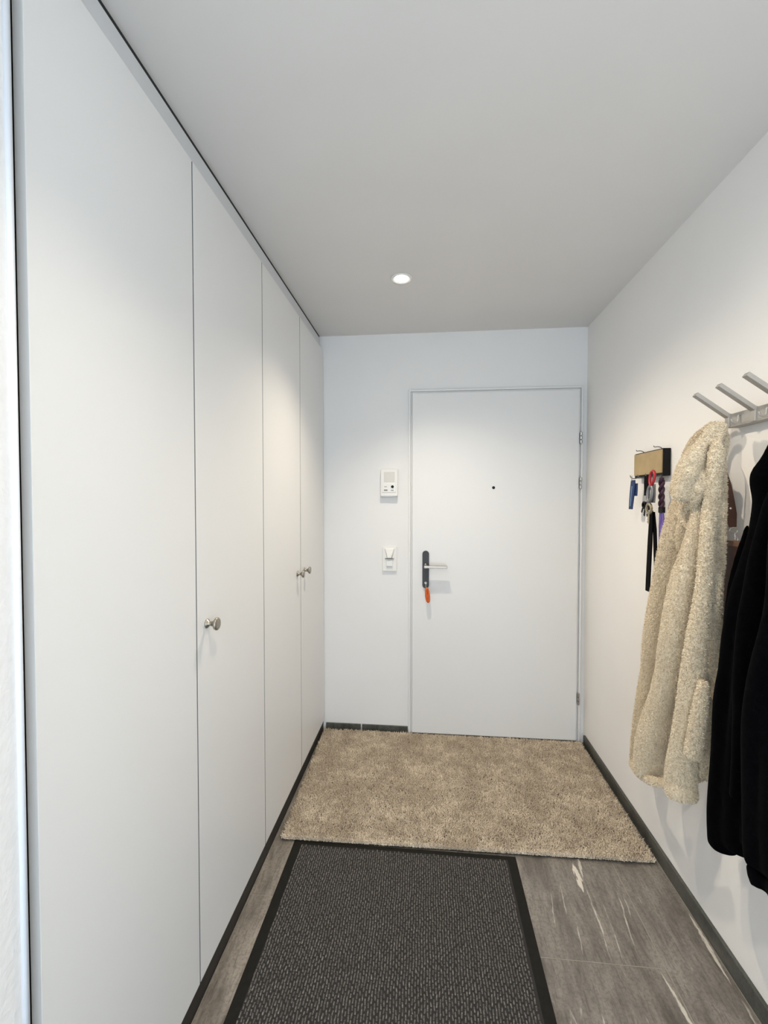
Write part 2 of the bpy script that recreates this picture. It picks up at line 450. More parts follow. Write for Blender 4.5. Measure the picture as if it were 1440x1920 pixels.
# corner bead and end trim of the plastered wall
bm = bmesh.new(); tube(bm, [(-0.6215, 0.6135, 0.0), (-0.6215, 0.6135, H)], 0.0052, n=16, sub=1)
struct('trim_1', bm, 'bead', True)

# ------------------------------------------------------------------ entrance door
door = thing('door_1', (0, 0, 0), 'plain white entrance door with dark handle plate and three hinges, facing the camera', None, kind='structure')
FY = YB - 0.014
def frame_ring(bm, x0, x1, z1, w, y0, y1):
    box(bm, x0, x0 + w, y0, y1, 0.0, z1, 0.002, 1); box(bm, x1 - w, x1, y0, y1, 0.0, z1, 0.002, 1)
    box(bm, x0 + w, x1 - w, y0, y1, z1 - w, z1, 0.002, 1)
bm = bmesh.new()
frame_ring(bm, -0.108, 0.886, 2.064, 0.012, YB - 0.020, YB + 0.03)
frame_ring(bm, -0.0965, 0.8745, 2.0525, 0.010, YB - 0.010, YB + 0.06)
obj('door_frame', bm, M['door'], door)
leaf = obj('door_leaf', boxes((-0.0858, 0.862, YB - 0.027, YB + 0.02, 0.022, 2.0405), bev=0.003), M['door'], door)
LY = YB - 0.027                                # front of the leaf
bm = bmesh.new()
prof = []
def stadium(bm, cx, z0, z1, r, y0, y1, n=14):
    ring = []
    for k in range(n + 1):
        a = PI * k / n; ring.append((cx + r * math.cos(a), z1 - r + r * math.sin(a)))
    for k in range(n + 1):
        a = PI + PI * k / n; ring.append((cx + r * math.cos(a), z0 + r + r * math.sin(a)))
    A = [bm.verts.new((x, y0, z)) for x, z in ring]; B = [bm.verts.new((x, y1, z)) for x, z in ring]
    for k in range(len(A)):
        q = (k + 1) % len(A); bm.faces.new([A[k], A[q], B[q], B[k]])
    bm.faces.new(A); bm.faces.new(B)
    bmesh.ops.bevel(bm, geom=[e for e in bm.edges if all(v in A for v in e.verts)], offset=0.002, segments=2, affect='EDGES')
    return bm
stadium(bm, -0.0060, 0.892, 1.114, 0.0195, LY - 0.011, LY)
obj('handle_plate', bm, M['plate'], leaf, False)
bm = bmesh.new()
lathe(bm, [(0.0115, 0.0), (0.0115, 0.004), (0.009, 0.006), (0.009, 0.052)], (-0.006, LY - 0.009, 1.026), (0, -1, 0), 20)
box(bm, -0.016, 0.118, LY - 0.066, LY - 0.040, 1.0185, 1.0325, 0.004, 3)
obj('lever_handle', bm, M['steel'], leaf, False)
bm = bmesh.new(); lathe(bm, [(0.008, 0.0), (0.0085, 0.003), (0.007, 0.005), (0.0, 0.005)], (-0.006, LY - 0.010, 0.925), (0, -1, 0), 20)
obj('lock_cylinder', bm, M['steel'], leaf, False)
bm = bmesh.new(); lathe(bm, [(0.0085, -0.002), (0.0085, 0.002), (0.006, 0.004), (0.0, 0.004)], (0.385, LY, 1.485), (0, -1, 0), 20)
obj('peephole', bm, M['black'], leaf, False)
h0 = None
for z in (1.766, 1.510, 0.268):
    bm = bmesh.new()
    for a, b in ((-0.033, -0.012), (-0.010, 0.010), (0.012, 0.033)):
        lathe(bm, [(0.0, a), (0.0065, a + 0.0008), (0.0072, a + 0.002), (0.0072, b - 0.002), (0.0065, b - 0.0008), (0.0, b)], (0.870, LY - 0.005, z), (0, 0, 1), 16)
    box(bm, 0.8645, 0.8685, LY - 0.004, LY + 0.008, z - 0.03, z + 0.03)
    obj('hinge', bm, M['hinge'], door, False)

# key in the lock with an orange tag loop
key = thing('door_key', (0, 0, 0), 'small key in the door lock with an orange plastic loop hanging from it', 'key')
bm = bmesh.new()
lathe(bm, [(0.009, 0.0), (0.009, 0.0025), (0.0, 0.0025)], (-0.006, LY - 0.030, 0.921), (1, 0, 0), 18)
box(bm, -0.0075, -0.0045, LY - 0.028, LY - 0.0155, 0.921, 0.927)
obj('key_bow', bm, M['keysteel'], key, False)
bm = bmesh.new(); ring = [(-0.005 + 0.007 * math.sin(a) * 0.3, LY - 0.034 + 0.006 * math.sin(a), 0.908 + 0.0085 * math.cos(a)) for a in np.linspace(0, 2 * PI, 18, endpoint=False)]
tube(bm, ring, 0.0012, n=8, sub=1, closed=True); obj('split_ring', bm, M['keysteel'], key, True)
bm = bmesh.new(); L = []
for a in np.linspace(0, 2 * PI, 36, endpoint=False):
    ca, sa = math.cos(a), math.sin(a)
    hw = 0.0088 * (0.75 + 0.25 * (0.5 - 0.5 * ca)); 
    L.append((0.001 + 0.008 * (1 - ca) * 0.5 + hw * sa * 0.95, LY - 0.036 + hw * sa * 0.25, 0.858 + 0.040 * ca))
tube(bm, L, 0.0068, n=10, sub=1, closed=True); obj('tag_loop', bm, M['orange'], key, True)

# ------------------------------------------------------------------ wall devices beside the door
it = thing('intercom', (0, 0, 0), 'white intercom box with black button, upper of the two wall devices beside the door', 'intercom')
bm = bmesh.new(); box(bm, -0.274, -0.172, YB - 0.030, YB, 1.436, 1.597, 0.005, 2); obj('housing', bm, M['plastic'], it, False)
obj('speaker_panel', boxes((-0.254, -0.190, YB - 0.0315, YB - 0.028, 1.520, 1.580), bev=0.001), M['plastic_panel'], it)
bm = bmesh.new(); box(bm, -0.265, -0.182, YB - 0.033, YB - 0.028, 1.458, 1.512, 0.002, 1); obj('button_panel', bm, M['plastic'], it)
bm = bmesh.new(); lathe(bm, [(0.0085, 0.0), (0.0085, 0.004), (0.0, 0.004)], (-0.203, YB - 0.032, 1.492), (0, -1, 0), 20); obj('call_button', bm, M['black'], it, False)
obj('label_print', boxes((-0.252, -0.236, YB - 0.0335, YB - 0.032, 1.490, 1.4935), (-0.254, -0.232, YB - 0.0335, YB - 0.032, 1.4675, 1.4755), (-0.212, -0.196, YB - 0.0335, YB - 0.032, 1.468, 1.473)), M['grey_print_and_shade'], it)
obj('lower_cover', boxes((-0.269, -0.177, YB - 0.022, YB - 0.001, 1.430, 1.440), bev=0.001), M['filler'], it)

sw = thing('light_switch', (0, 0, 0), 'white light switch plate, lower of the two wall devices beside the door', 'switch')
bm = bmesh.new(); box(bm, -0.266, -0.178, YB - 0.012, YB, 0.985, 1.133, 0.006, 2); obj('switch_plate', bm, M['plastic'], sw, False)
bm = bmesh.new()                               # raised rocker, wedge shaped, wider at its top
va = [bm.verts.new(c) for c in ((-0.254, YB - 0.012, 1.125), (-0.190, YB - 0.012, 1.125), (-0.204, YB - 0.012, 1.066), (-0.240, YB - 0.012, 1.066),
                                (-0.246, YB - 0.018, 1.119), (-0.198, YB - 0.018, 1.119), (-0.213, YB - 0.030, 1.068), (-0.231, YB - 0.030, 1.068))]
for f in ((0, 1, 5, 4), (1, 2, 6, 5), (2, 3, 7, 6), (3, 0, 4, 7), (4, 5, 6, 7), (0, 1, 2, 3)):
    bm.faces.new([va[i] for i in f])
obj('rocker', bm, M['plastic'], sw)
obj('centre_ridge', boxes((-0.249, -0.195, YB - 0.020, YB - 0.011, 1.0595, 1.065), bev=0.001), M['grey_print_and_shade'], sw)  # grey tone paints the small shadow at the ledge
bm = bmesh.new(); box(bm, -0.241, -0.203, YB - 0.020, YB - 0.011, 1.016, 1.052, 0.002, 1); obj('socket_insert', bm, M['plastic'], sw)
obj('socket_slot', boxes((-0.238, -0.206, YB - 0.0145, YB - 0.011, 1.003, 1.0135)), M['filler'], sw)

# ------------------------------------------------------------------ built-in wardrobe
wd = thing('built_in_wardrobe', (0, 0, 0), 'floor-to-ceiling white built-in wardrobe with four flat doors along the left side', 'wardrobe')
obj('carcass', boxes((-1.24, -0.668, 0.655, YB - 0.003, 0.06, 2.30), bev=0.002), M['dark'], wd)  # coloured black so the gaps between doors look shaded
obj('top_filler', boxes((-0.665, -0.6450, 0.648, YB - 0.012, 2.302, 2.3885), bev=0.001), M['filler'], wd)
obj('top_gap_shade_strip', boxes((-0.70, -0.6462, 0.648, YB - 0.012, 2.3885, H - 0.0004)), M['dark'], wd)  # added solid black strip painting the shade of the ceiling joint
obj('side_filler', boxes((-0.665, -0.6440, 0.6245, 0.641, 0.0, 2.392), bev=0.001), M['filler'], wd)
obj('side_gap_shade_block', boxes((-0.72, -0.668, 0.6135, 0.650, 0.0, H - 0.0005)), M['dark'], wd)  # added black block painting the shade inside the side joint
obj('plinth', boxes((-0.66, -0.6300, 0.645, YB - 0.003, 0.0, 0.060), bev=0.001), M['plinth'], wd)
def knob_bm(y, z):
    bm = bmesh.new()
    lathe(bm, [(0.0, 0.0), (0.0125, 0.0), (0.0135, 0.0015), (0.0125, 0.004), (0.0072, 0.008), (0.0062, 0.013), (0.0075, 0.019), (0.0125, 0.0235),
               (0.0165, 0.0262), (0.0178, 0.029), (0.0178, 0.0325), (0.0165, 0.0345), (0.012, 0.0352), (0.0, 0.0355)], (XL, y, z), (1, 0, 0), 32)
    return bm
seams = [0.643, 1.143, 1.643, 2.143, YB - 0.001]
knobs = [None, (1.197, 1.057), (2.082, 1.054), (2.200, 1.054)]
for i in range(4):
    bm = bmesh.new(); box(bm, XL - 0.019, XL, seams[i] + 0.0022, seams[i + 1] - 0.0022, 0.064, 2.312, 0.0012, 2)
    d = obj('wardrobe_door', bm, M['lacquer'], wd)
    d.data.materials.append(M['edge'])
    for p in d.data.polygons:
        if abs(p.normal.y) > 0.9 and (i > 0 or p.normal.y > 0): p.material_index = 1  # edge faces darkened to draw the shaded seam
    if knobs[i]:
        obj('knob', knob_bm(*knobs[i]), M['nickel'], d, True)

# ------------------------------------------------------------------ recessed ceiling spotlights
def downlight(x, y, power, tilt, back, cone, label):
    r = thing('ceiling_spotlight', (x, y, H), label, 'ceiling light')
    r.location = (x, y, H)
    bm = bmesh.new()
    lathe(bm, [(0.034, -0.0005), (0.049, -0.0005), (0.0495, -0.003), (0.047, -0.006), (0.038, -0.0045), (0.029, -0.0008)], (0, 0, 0), (0, 0, 1), 40, close=False)
    obj('trim_ring', bm, M['plastic'], r, True)
    bm = bmesh.new(); lathe(bm, [(0.0, -0.0034), (0.018, -0.0030), (0.0295, -0.001), (0.0295, -0.0003), (0.0, -0.0003)], (0, 0, 0), (0, 0, 1), 32)
    obj('lens', bm, M['lamp'], r, True)
    ld = bpy.data.lights.new('spot', 'SPOT'); ld.energy = power; ld.color = SPOT_COLOR
    ld.spot_size = math.radians(cone); ld.spot_blend = 1.0; ld.shadow_soft_size = 0.022
    lo = bpy.data.objects.new('spot', ld); COL.objects.link(lo); lo.parent = r; lo.location = (0, 0, -0.03); lo.rotation_euler = (math.radians(-back), math.radians(-tilt), 0)   # swivelled towards the coat wall
    return r
downlight(-0.115, 1.993, SPOT_POWER * 0.80, 9.0, 9.0, 129.0, 'recessed round spotlight glowing in the white ceiling above the rug')
downlight(-0.115, 0.66, SPOT_POWER * 0.54, 18.0, 0.0, 140.0, 'recessed round spotlight in the ceiling just above the viewer')

# ------------------------------------------------------------------ rug and mat
def raw_mesh(name, V, F, mat, parent=None, smooth=False):
    """V (n,3), F list of (m,k) arrays."""
    me = bpy.data.meshes.new(name)
    V = np.asarray(V, np.float32)
    me.vertices.add(len(V)); me.vertices.foreach_set('co', V.ravel())
    F = [np.asarray(f, np.int32) for f in F]
    nl = sum(f.size for f in F); npoly = sum(len(f) for f in F)
    me.loops.add(nl); me.loops.foreach_set('vertex_index', np.concatenate([f.ravel() for f in F]))
    st = []; o = 0
    for f in F:
        st.append(o + np.arange(len(f)) * f.shape[1]); o += f.size
    me.polygons.add(npoly); me.polygons.foreach_set('loop_start', np.concatenate(st).astype(np.int32))
    if smooth: me.polygons.foreach_set('use_smooth', np.ones(npoly, bool))
    me.update(calc_edges=True); me.validate()
    me.materials.append(mat)
    return link(bpy.data.objects.new(name, me), parent)

def tufts(P, N, h, r, lean, h_var=0.35):
    """Little leaning three-sided tufts at points P along normals N."""
    n = len(P)
    T = rng.normal(size=(n, 3)); T -= (T * N).sum(1, keepdims=True) * N
    T /= np.linalg.norm(T, axis=1, keepdims=True) + 1e-9
    B = np.cross(N, T)
    hh = h * (1 + h_var * rng.uniform(-1, 1, (n, 1))); rr = r * (1 + 0.3 * rng.uniform(-1, 1, (n, 1)))
    V = np.empty((n, 7, 3))
    for k in range(3):
        a = 2 * PI * k / 3
        off = (T * math.cos(a) + B * math.sin(a)) * rr
        V[:, k] = P + off - N * 0.002
        V[:, 3 + k] = P + N * hh * 0.62 + T * lean * hh * 0.35 + off * 0.85
    V[:, 6] = P + N * hh + T * lean * hh
    base = (np.arange(n) * 7)[:, None]
    quads = np.concatenate([base + np.array([[k, (k + 1) % 3, 3 + (k + 1) % 3, 3 + k]]) for k in range(3)])
    tris = np.concatenate([base + np.array([[3 + k, 3 + (k + 1) % 3, 6]]) for k in range(3)])
    return V.reshape(-1, 3), quads, tris

rug = thing('shag_rug', (0, 0, 0), 'beige shag pile rug lying across the hall against the entrance door', 'rug')
# quadrilateral outline of the rug on the floor
RA, RB, RC, RD = np.array([-0.596, 1.752]), np.array([0.882, 1.772]), np.array([0.884, 2.610]), np.array([-0.618, 2.618])
bm = bmesh.new()
lo = [bm.verts.new((q[0], q[1], 0.0005)) for q in (RA, RB, RC, RD)]; hi = [bm.verts.new((q[0], q[1], 0.0085)) for q in (RA, RB, RC, RD)]
bm.faces.new(lo); bm.faces.new(hi)
for k in range(4): bm.faces.new([lo[k], lo[(k + 1) % 4], hi[(k + 1) % 4], hi[k]])
obj('rug_backing', bm, M['rug_backing'], rug)
n = 85000
u, v = rng.uniform(0, 1, n), rng.uniform(0, 1, n)
nf = 1500
u = np.concatenate([u, np.linspace(0, 1, nf)]); v = np.concatenate([v, rng.uniform(-0.004, 0.004, nf)])
XY = ((1 - u) * (1 - v))[:, None] * RA + (u * (1 - v))[:, None] * RB + (u * v)[:, None] * RC + ((1 - u) * v)[:, None] * RD
P = np.column_stack([XY, np.full(len(XY), 0.0085)])
N = np.tile(np.array([0, 0, 1.0]), (len(P), 1)); N += rng.normal(scale=0.28, size=N.shape); N[:, 2] = np.abs(N[:, 2]); N /= np.linalg.norm(N, axis=1, keepdims=True)
edge = (u < 0.01) | (u > 0.99) | (v < 0.008) | (v > 0.99)
V, Q, T3 = tufts(P, N, 0.0145, 0.0026, 0.55)
V[:, 2] = np.maximum(V[:, 2], 0.0015); V[:, 0] = np.clip(V[:, 0], -0.6275, 0.8985)
pile = raw_mesh('rug_pile', V, [Q, T3], M['shag'], rug); tag(pile, kind='stuff')

dm = thing('door_mat', (0, 0, 0), 'dark grey ribbed mat with a flat black rubber border in front of the beige rug', 'mat')
MX0, MX1, MY0, MY1, BW = -0.541, 0.351, 0.30, 1.751, 0.034
bm = bmesh.new(); box(bm, MX0, MX1, MY0, MY1, 0.0004, 0.0045, 0.0015, 1); obj('rubber_border', bm, M['rubber'], dm)
obj('mat_field', boxes((MX0 + BW, MX1 - BW, MY0 + BW, MY1 - 0.022, 0.004, 0.0056)), M['mat_ground'], dm)
# short staggered loops of the ribbed field
px, ly = 0.0086, 0.0185
nx = int((MX1 - MX0 - 2 * BW) / px); ny = int((MY1 - 0.022 - 0.95) / ly)
ix, iy = np.meshgrid(np.arange(nx), np.arange(ny), indexing='ij'); ix, iy = ix.ravel(), iy.ravel()
cx = MX0 + BW + (ix + 0.5) * px + 0.0012 * np.sin(iy * 0.9 + ix * 0.13); cy = MY1 - 0.022 - (iy + 0.5) * ly - np.where(ix % 2, ly * 0.5, 0)
keep = cy > 0.95; cx, cy = cx[keep] + rng.uniform(-.0006, .0006, keep.sum()), cy[keep] + rng.uniform(-.002, .002, keep.sum())
nn = len(cx); hw, hl = 0.0022, ly * 0.40 * (1 + rng.uniform(-.25, .2, nn)); ht = 0.0088 + rng.uniform(-.0012, .0012, nn); sk = rng.uniform(-.0012, .0012, nn)
V = np.empty((nn, 8, 3))
for k, (sx_, sy_, top) in enumerate(((-1, -1, 0), (1, -1, 0), (1, 1, 0), (-1, 1, 0), (-.55, -.7, 1), (.55, -.7, 1), (.55, .7, 1), (-.55, .7, 1))):
    V[:, k, 0] = cx + sx_ * hw + sy_ * sk; V[:, k, 1] = cy + sy_ * hl; V[:, k, 2] = np.where(top, ht, 0.005)
b = (np.arange(nn) * 8)[:, None]
Q = np.concatenate([b + np.array([f]) for f in ((4, 5, 6, 7), (0, 1, 5, 4), (1, 2, 6, 5), (2, 3, 7, 6), (3, 0, 4, 7))])
ribs = raw_mesh('mat_ribs', V.reshape(-1, 3), [Q], M['mat_loops'], dm); tag(ribs, kind='stuff')

# ------------------------------------------------------------------ coat rack
rk = thing('coat_rack', (0, 0, 0), 'grey metal coat rack bar with slanted pegs and small hooks on the right wall', 'coat rack')
RX = 0.882
bm = bmesh.new(); box(bm, RX, RX + 0.008, 0.872, 1.400, 1.626, 1.660, 0.001, 1); box(bm, RX, XR - 0.0005, 0.872, 1.400, 1.621, 1.6265, 0.001, 1)
obj('rail', bm, M['rack'], rk)
for y in (1.36, 0.92):
    obj('wall_bracket', boxes((RX + 0.006, XR - 0.0003, y - 0.012, y + 0.012, 1.632, 1.654), bev=0.001), M['rack'], rk)
for i in range(6):
    y = 1.396 - 0.1045 * i
    bm = bmesh.new()
    box(bm, RX - 0.005, RX + 0.003, y - 0.0085, y + 0.0085, 1.622, 1.662, 0.001, 1)
    a, b_ = Vector((RX - 0.002, y, 1.655)), Vector((0.792, y + 0.006, 1.7225)); d = (b_ - a).normalized(); s = Vector((0, 1, 0)); w = d.cross(s).normalized()
    vs = [bm.verts.new(c + s * 0.0085 * p + w * 0.0055 * q) for c in (a, b_) for p, q in ((-1, -1), (1, -1), (1, 1), (-1, 1))]
    for k in range(4): bm.faces.new([vs[k], vs[(k + 1) % 4], vs[4 + (k + 1) % 4], vs[4 + k]])
    bm.faces.new(vs[:4]); bm.faces.new(vs[4:])
    obj('peg', bm, M['rack'], rk)
    if i < 5:
        yh = y - 0.048
        bm = bmesh.new(); tube(bm, [(RX + 0.002, yh, 1.650), (RX - 0.004, yh, 1.648), (RX - 0.005, yh, 1.634), (RX - 0.010, yh, 1.628), (RX - 0.019, yh, 1.629), (RX - 0.023, yh, 1.639)], 0.0022, n=8, sub=3)
        obj('hook', bm, M['rack'], rk, True)

# ------------------------------------------------------------------ garments: rolls of cloth merged into one surface
def cloth_mesh(name, rolls, voxel, smooth_iter, xmax=0.904, noise=0.0):
    bm = bmesh.new()
    for r in rolls:
        r = [tuple(c) for c in r]
        tube(bm, r, n=18, sub=6)
        lathe(bm, [(r[0][3] * math.sin(a), -r[0][3] * math.cos(a) * 0.8) for a in np.linspace(0, PI, 9)], r[0][:3], (0, 0, -1), 16, close=False)
    me = bpy.data.meshes.new(name + '_src'); bmesh.ops.recalc_face_normals(bm, faces=bm.faces[:]); bm.to_mesh(me); bm.free()
    o = bpy.data.objects.new(name + '_src', me); COL.objects.link(o)
    m = o.modifiers.new('r', 'REMESH'); m.mode = 'VOXEL'; m.voxel_size = voxel
    s = o.modifiers.new('s', 'SMOOTH'); s.factor = 0.6; s.iterations = smooth_iter
    dg = bpy.context.evaluated_depsgraph_get(); dg.update()
    res = bpy.data.meshes.new_from_object(o.evaluated_get(dg))
    bpy.data.objects.remove(o); bpy.data.meshes.remove(me)
    n = len(res.vertices); co = np.empty(n * 3, np.float32); res.vertices.foreach_get('co', co); co = co.reshape(-1, 3)
    co[:, 0] = np.minimum(co[:, 0], xmax)
    res.vertices.foreach_set('co', co.ravel()); res.update()
    res.polygons.foreach_set('use_smooth', np.ones(len(res.polygons), bool))
    return res

def wrinkle(me, amp, sx, sz, seed):
    n = len(me.vertices); co = np.empty(n * 3, np.float32); no = np.empty(n * 3, np.float32)
    me.vertices.foreach_get('co', co); me.vertex_normals.foreach_get('vector', no); co = co.reshape(-1, 3); no = no.reshape(-1, 3)
    g = np.random.default_rng(seed); d = np.zeros(n)
    for k in range(7):
        f = g.uniform(0.6, 1.6); d += np.sin(co[:, 1] * sx * f + co[:, 2] * sz * g.uniform(.5, 1.5) + co[:, 0] * sx * f * .7 + g.uniform(0, 6.28)) / 7
    co += no * (d * amp)[:, None]
    co[:, 0] = np.minimum(co[:, 0], 0.905)
    me.vertices.foreach_set('co', co.ravel()); me.update()

def garment_part(name, key, mat, parent, voxel=0.0065, it=8, wr=None):
    me = cloth_mesh(name, GARMENT[key], voxel, it); me.name = name
    if wr: wrinkle(me, *wr)
    me.materials.clear(); me.materials.append(mat)
    return link(bpy.data.objects.new(name, me), parent)

def add_fur(o, density, h, r, lean):
    """Curly pile: tufts sampled over the surface and joined into the part itself."""
    me = o.data; me.calc_loop_triangles()
    nv = len(me.vertices); co = np.empty(nv * 3, np.float32); no = np.empty(nv * 3, np.float32)
    me.vertices.foreach_get('co', co); me.vertex_normals.foreach_get('vector', no); co = co.reshape(-1, 3).astype(float); no = no.reshape(-1, 3).astype(float)
    tri = np.empty(len(me.loop_triangles) * 3, np.int32); me.loop_triangles.foreach_get('vertices', tri); tri = tri.reshape(-1, 3)
    A, B, C = co[tri[:, 0]], co[tri[:, 1]], co[tri[:, 2]]
    area = np.linalg.norm(np.cross(B - A, C - A), axis=1) / 2
    n = int(area.sum() * density); idx = rng.choice(len(tri), n, p=area / area.sum())
    w = rng.dirichlet((1, 1, 1), n)
    P = w[:, :1] * A[idx] + w[:, 1:2] * B[idx] + w[:, 2:] * C[idx]
    N = w[:, :1] * no[tri[idx, 0]] + w[:, 1:2] * no[tri[idx, 1]] + w[:, 2:] * no[tri[idx, 2]]
    N += rng.normal(scale=0.30, size=N.shape) + np.array([0, 0, -0.25])
    N /= np.linalg.norm(N, axis=1, keepdims=True)
    keep = P[:, 0] < 0.893; P, N = P[keep], N[keep]
    V, Q, T3 = tufts(P, N, h, r, lean)
    V[:, 0] = np.minimum(V[:, 0], 0.908)
    polys = np.empty(len(me.loops), np.int32); me.loops.foreach_get('vertex_index', polys)
    tot = np.empty(len(me.polygons), np.int32); me.polygons.foreach_get('loop_total', tot)
    new = raw_mesh(o.name + '_m', np.vstack([co, V]), [tri, Q + nv, T3 + nv], me.materials[0])
    nm = new.data; bpy.data.objects.remove(new)
    sm = np.zeros(len(nm.polygons), bool); sm[:len(tri)] = True; nm.polygons.foreach_set('use_smooth', sm)
    nm.name = o.name; o.data = nm; bpy.data.meshes.remove(me)

fj = thing('fleece_jacket', (0, 0, 0), 'cream sherpa fleece jacket with hood hanging at the far end of the coat rack', 'jacket')
FOLDS = {'jacket_body': (0.011, 75, 5, 11), 'hood': (0.009, 75, 28, 12), 'sleeve': (0.008, 75, 12, 13)}
for nm, key_ in (('jacket_body', 'FLEECE_BODY'), ('sleeve', 'FLEECE_SLEEVE'), ('cuff', 'FLEECE_CUFF'), ('hood', 'FLEECE_HOOD'), ('hem', 'FLEECE_HEM')):
    o = garment_part(nm, key_, M['sherpa'], fj, 0.0050 if nm not in ('hem', 'cuff') else 0.004, 3)
    if nm in FOLDS: wrinkle(o.data, *FOLDS[nm])
    add_fur(o, 135000, 0.0044, 0.00145, 0.9)

j1 = thing('black_jacket', (0, 0, 0), 'black jacket hanging between the cream fleece and the larger black coat in front', 'jacket')
garment_part('jacket_body', 'JACKET1_BODY', M['jacket'], j1, 0.007, 10, (0.004, 40, 12, 3))
garment_part('sleeve', 'JACKET1_SLEEVE', M['jacket'], j1, 0.006, 6, (0.003, 50, 30, 4))
j2 = thing('black_coat', (0, 0, 0), 'black coat with banded hem hanging nearest the viewer at the right edge', 'coat')
garment_part('coat_body', 'JACKET2_BODY', M['jacket'], j2, 0.008, 10, (0.004, 30, 10, 5))
garment_part('hem_band', 'JACKET2_HEM', M['jacket'], j2, 0.007, 6)

# ------------------------------------------------------------------ leather bag behind the jackets
bag = thing('leather_bag', (0, 0, 0), 'brown leather shoulder bag with a strap hanging between the fleece and the black jacket', 'bag')
bm = bmesh.new(); box(bm, 0.864, 0.906, 1.13, 1.388, 0.995, 1.284, 0.010, 3); obj('bag_body', bm, M['leather'], bag, False)
bm = bmesh.new()
ribbon(bm, [(0.872, 1.404, 1.530), (0.869, 1.396, 1.515), (0.866, 1.388, 1.497), (0.870, 1.380, 1.455), (0.873, 1.378, 1.410), (0.879, 1.376, 1.368), (0.886, 1.375, 1.330)],
       [0.006, 0.006, 0.008, 0.013, 0.0185, 0.0185, 0.0100], 0.003, (1, 0.12, 0.05))
st = obj('strap', bm, M['leather'], bag)
bm = bmesh.new(); lathe(bm, [(0.0, 0.0), (0.0035, 0.0004), (0.003, 0.0018), (0.0, 0.0022)], (0.879, 1.3765, 1.385), (0, -1, 0), 14); obj('rivet', bm, M['chrome'], st, True)
bm = bmesh.new(); tube(bm, [(0.887 + 0.0105 * math.cos(a), 1.373, 1.321 + 0.009 * math.sin(a)) for a in np.linspace(0, 2 * PI, 20, endpoint=False)], 0.0011, n=8, sub=1, closed=True)
obj('strap_ring', bm, M['chrome'], bag, True)
bm = bmesh.new(); tube(bm, [(0.889, 1.372, 1.313), (0.890, 1.371, 1.303), (0.8885, 1.370, 1.295), (0.893, 1.369, 1.289), (0.896, 1.369, 1.296), (0.893, 1.370, 1.302)], 0.0017, n=8, sub=4)
obj('swivel_clip', bm, M['chrome'], bag, True)
bm = bmesh.new(); box(bm, 0.862, 0.905, 1.25, 1.375, 1.278, 1.292, 0.004, 2); obj('rim_tab', bm, M['leather_tan'], bag, False)

# ------------------------------------------------------------------ key holder on the right wall
kh = thing('key_holder', (0, 0, 0), 'black key holder box with a plain tan front and hooks on the right wall', 'key holder')
bm = bmesh.new(); box(bm, 0.8835, XR - 0.0004, 1.757, 1.984, 1.503, 1.606, 0.0015, 1); obj('holder_box', bm, M['black'], kh)
obj('front_panel', boxes((0.8795, 0.8838, 1.760, 1.981, 1.5135, 1.602), bev=0.0008), M['tan'], kh)
def prong(y, z, top):
    bm = bmesh.new()
    if top: pts = [(0.892, y, z - 0.006), (0.886, y, z + 0.004), (0.874, y, z + 0.009), (0.860, y, z + 0.008), (0.858, y, z + 0.013)]
    else: pts = [(0.892, y, z + 0.006), (0.880, y, z + 0.0), (0.868, y, z - 0.002), (0.856, y, z + 0.002), (0.852, y, z + 0.012)]
    tube(bm, pts, 0.0018, n=8, sub=3); return bm
for y in (1.915, 1.775): obj('top_hook', prong(y, 1.604, True), M['grey_metal'], kh, True)
for y in (1.955, 1.89, 1.825, 1.768): obj('hook', prong(y, 1.503, False), M['grey_metal'], kh, True)

# things hanging on its hooks
b1 = thing('blue_key_fob', (0, 0, 0), 'navy blue fabric key strap hanging on the farthest hook of the key holder', 'key fob')
bm = bmesh.new(); ribbon(bm, [(0.862, 1.949, 1.494), (0.862, 1.951, 1.470), (0.862, 1.956, 1.440), (0.862, 1.962, 1.408), (0.862, 1.968, 1.372)], [0.018, 0.0215, 0.0215, 0.0195, 0.016], 0.004, (0.05, 1, 0)); fs = obj('fabric_strap', bm, M['blue'], b1)
bm = bmesh.new(); ribbon(bm, [(0.8592, 1.952, 1.470), (0.8592, 1.957, 1.440), (0.8592, 1.963, 1.405), (0.8592, 1.967, 1.385)], [0.0050, 0.0050, 0.0048, 0.0045], 0.0012, (0.05, 1, 0)); obj('woven_stripe', bm, M['blue_pale'], fs)
bm = bmesh.new(); ribbon(bm, [(0.866, 1.928, 1.480), (0.866, 1.930, 1.450), (0.866, 1.933, 1.428)], [0.010, 0.012, 0.012], 0.003, (0.05, 1, 0)); obj('strap_end', bm, M['blue'], b1)
bm = bmesh.new(); tube(bm, [(0.858 + 0.002 * math.cos(a), 1.953 + 0.006 * math.cos(a), 1.502 + 0.010 * math.sin(a)) for a in np.linspace(0, 2 * PI, 16, endpoint=False)], 0.0013, n=6, sub=1, closed=True); obj('split_ring', bm, M['keysteel'], b1, True)

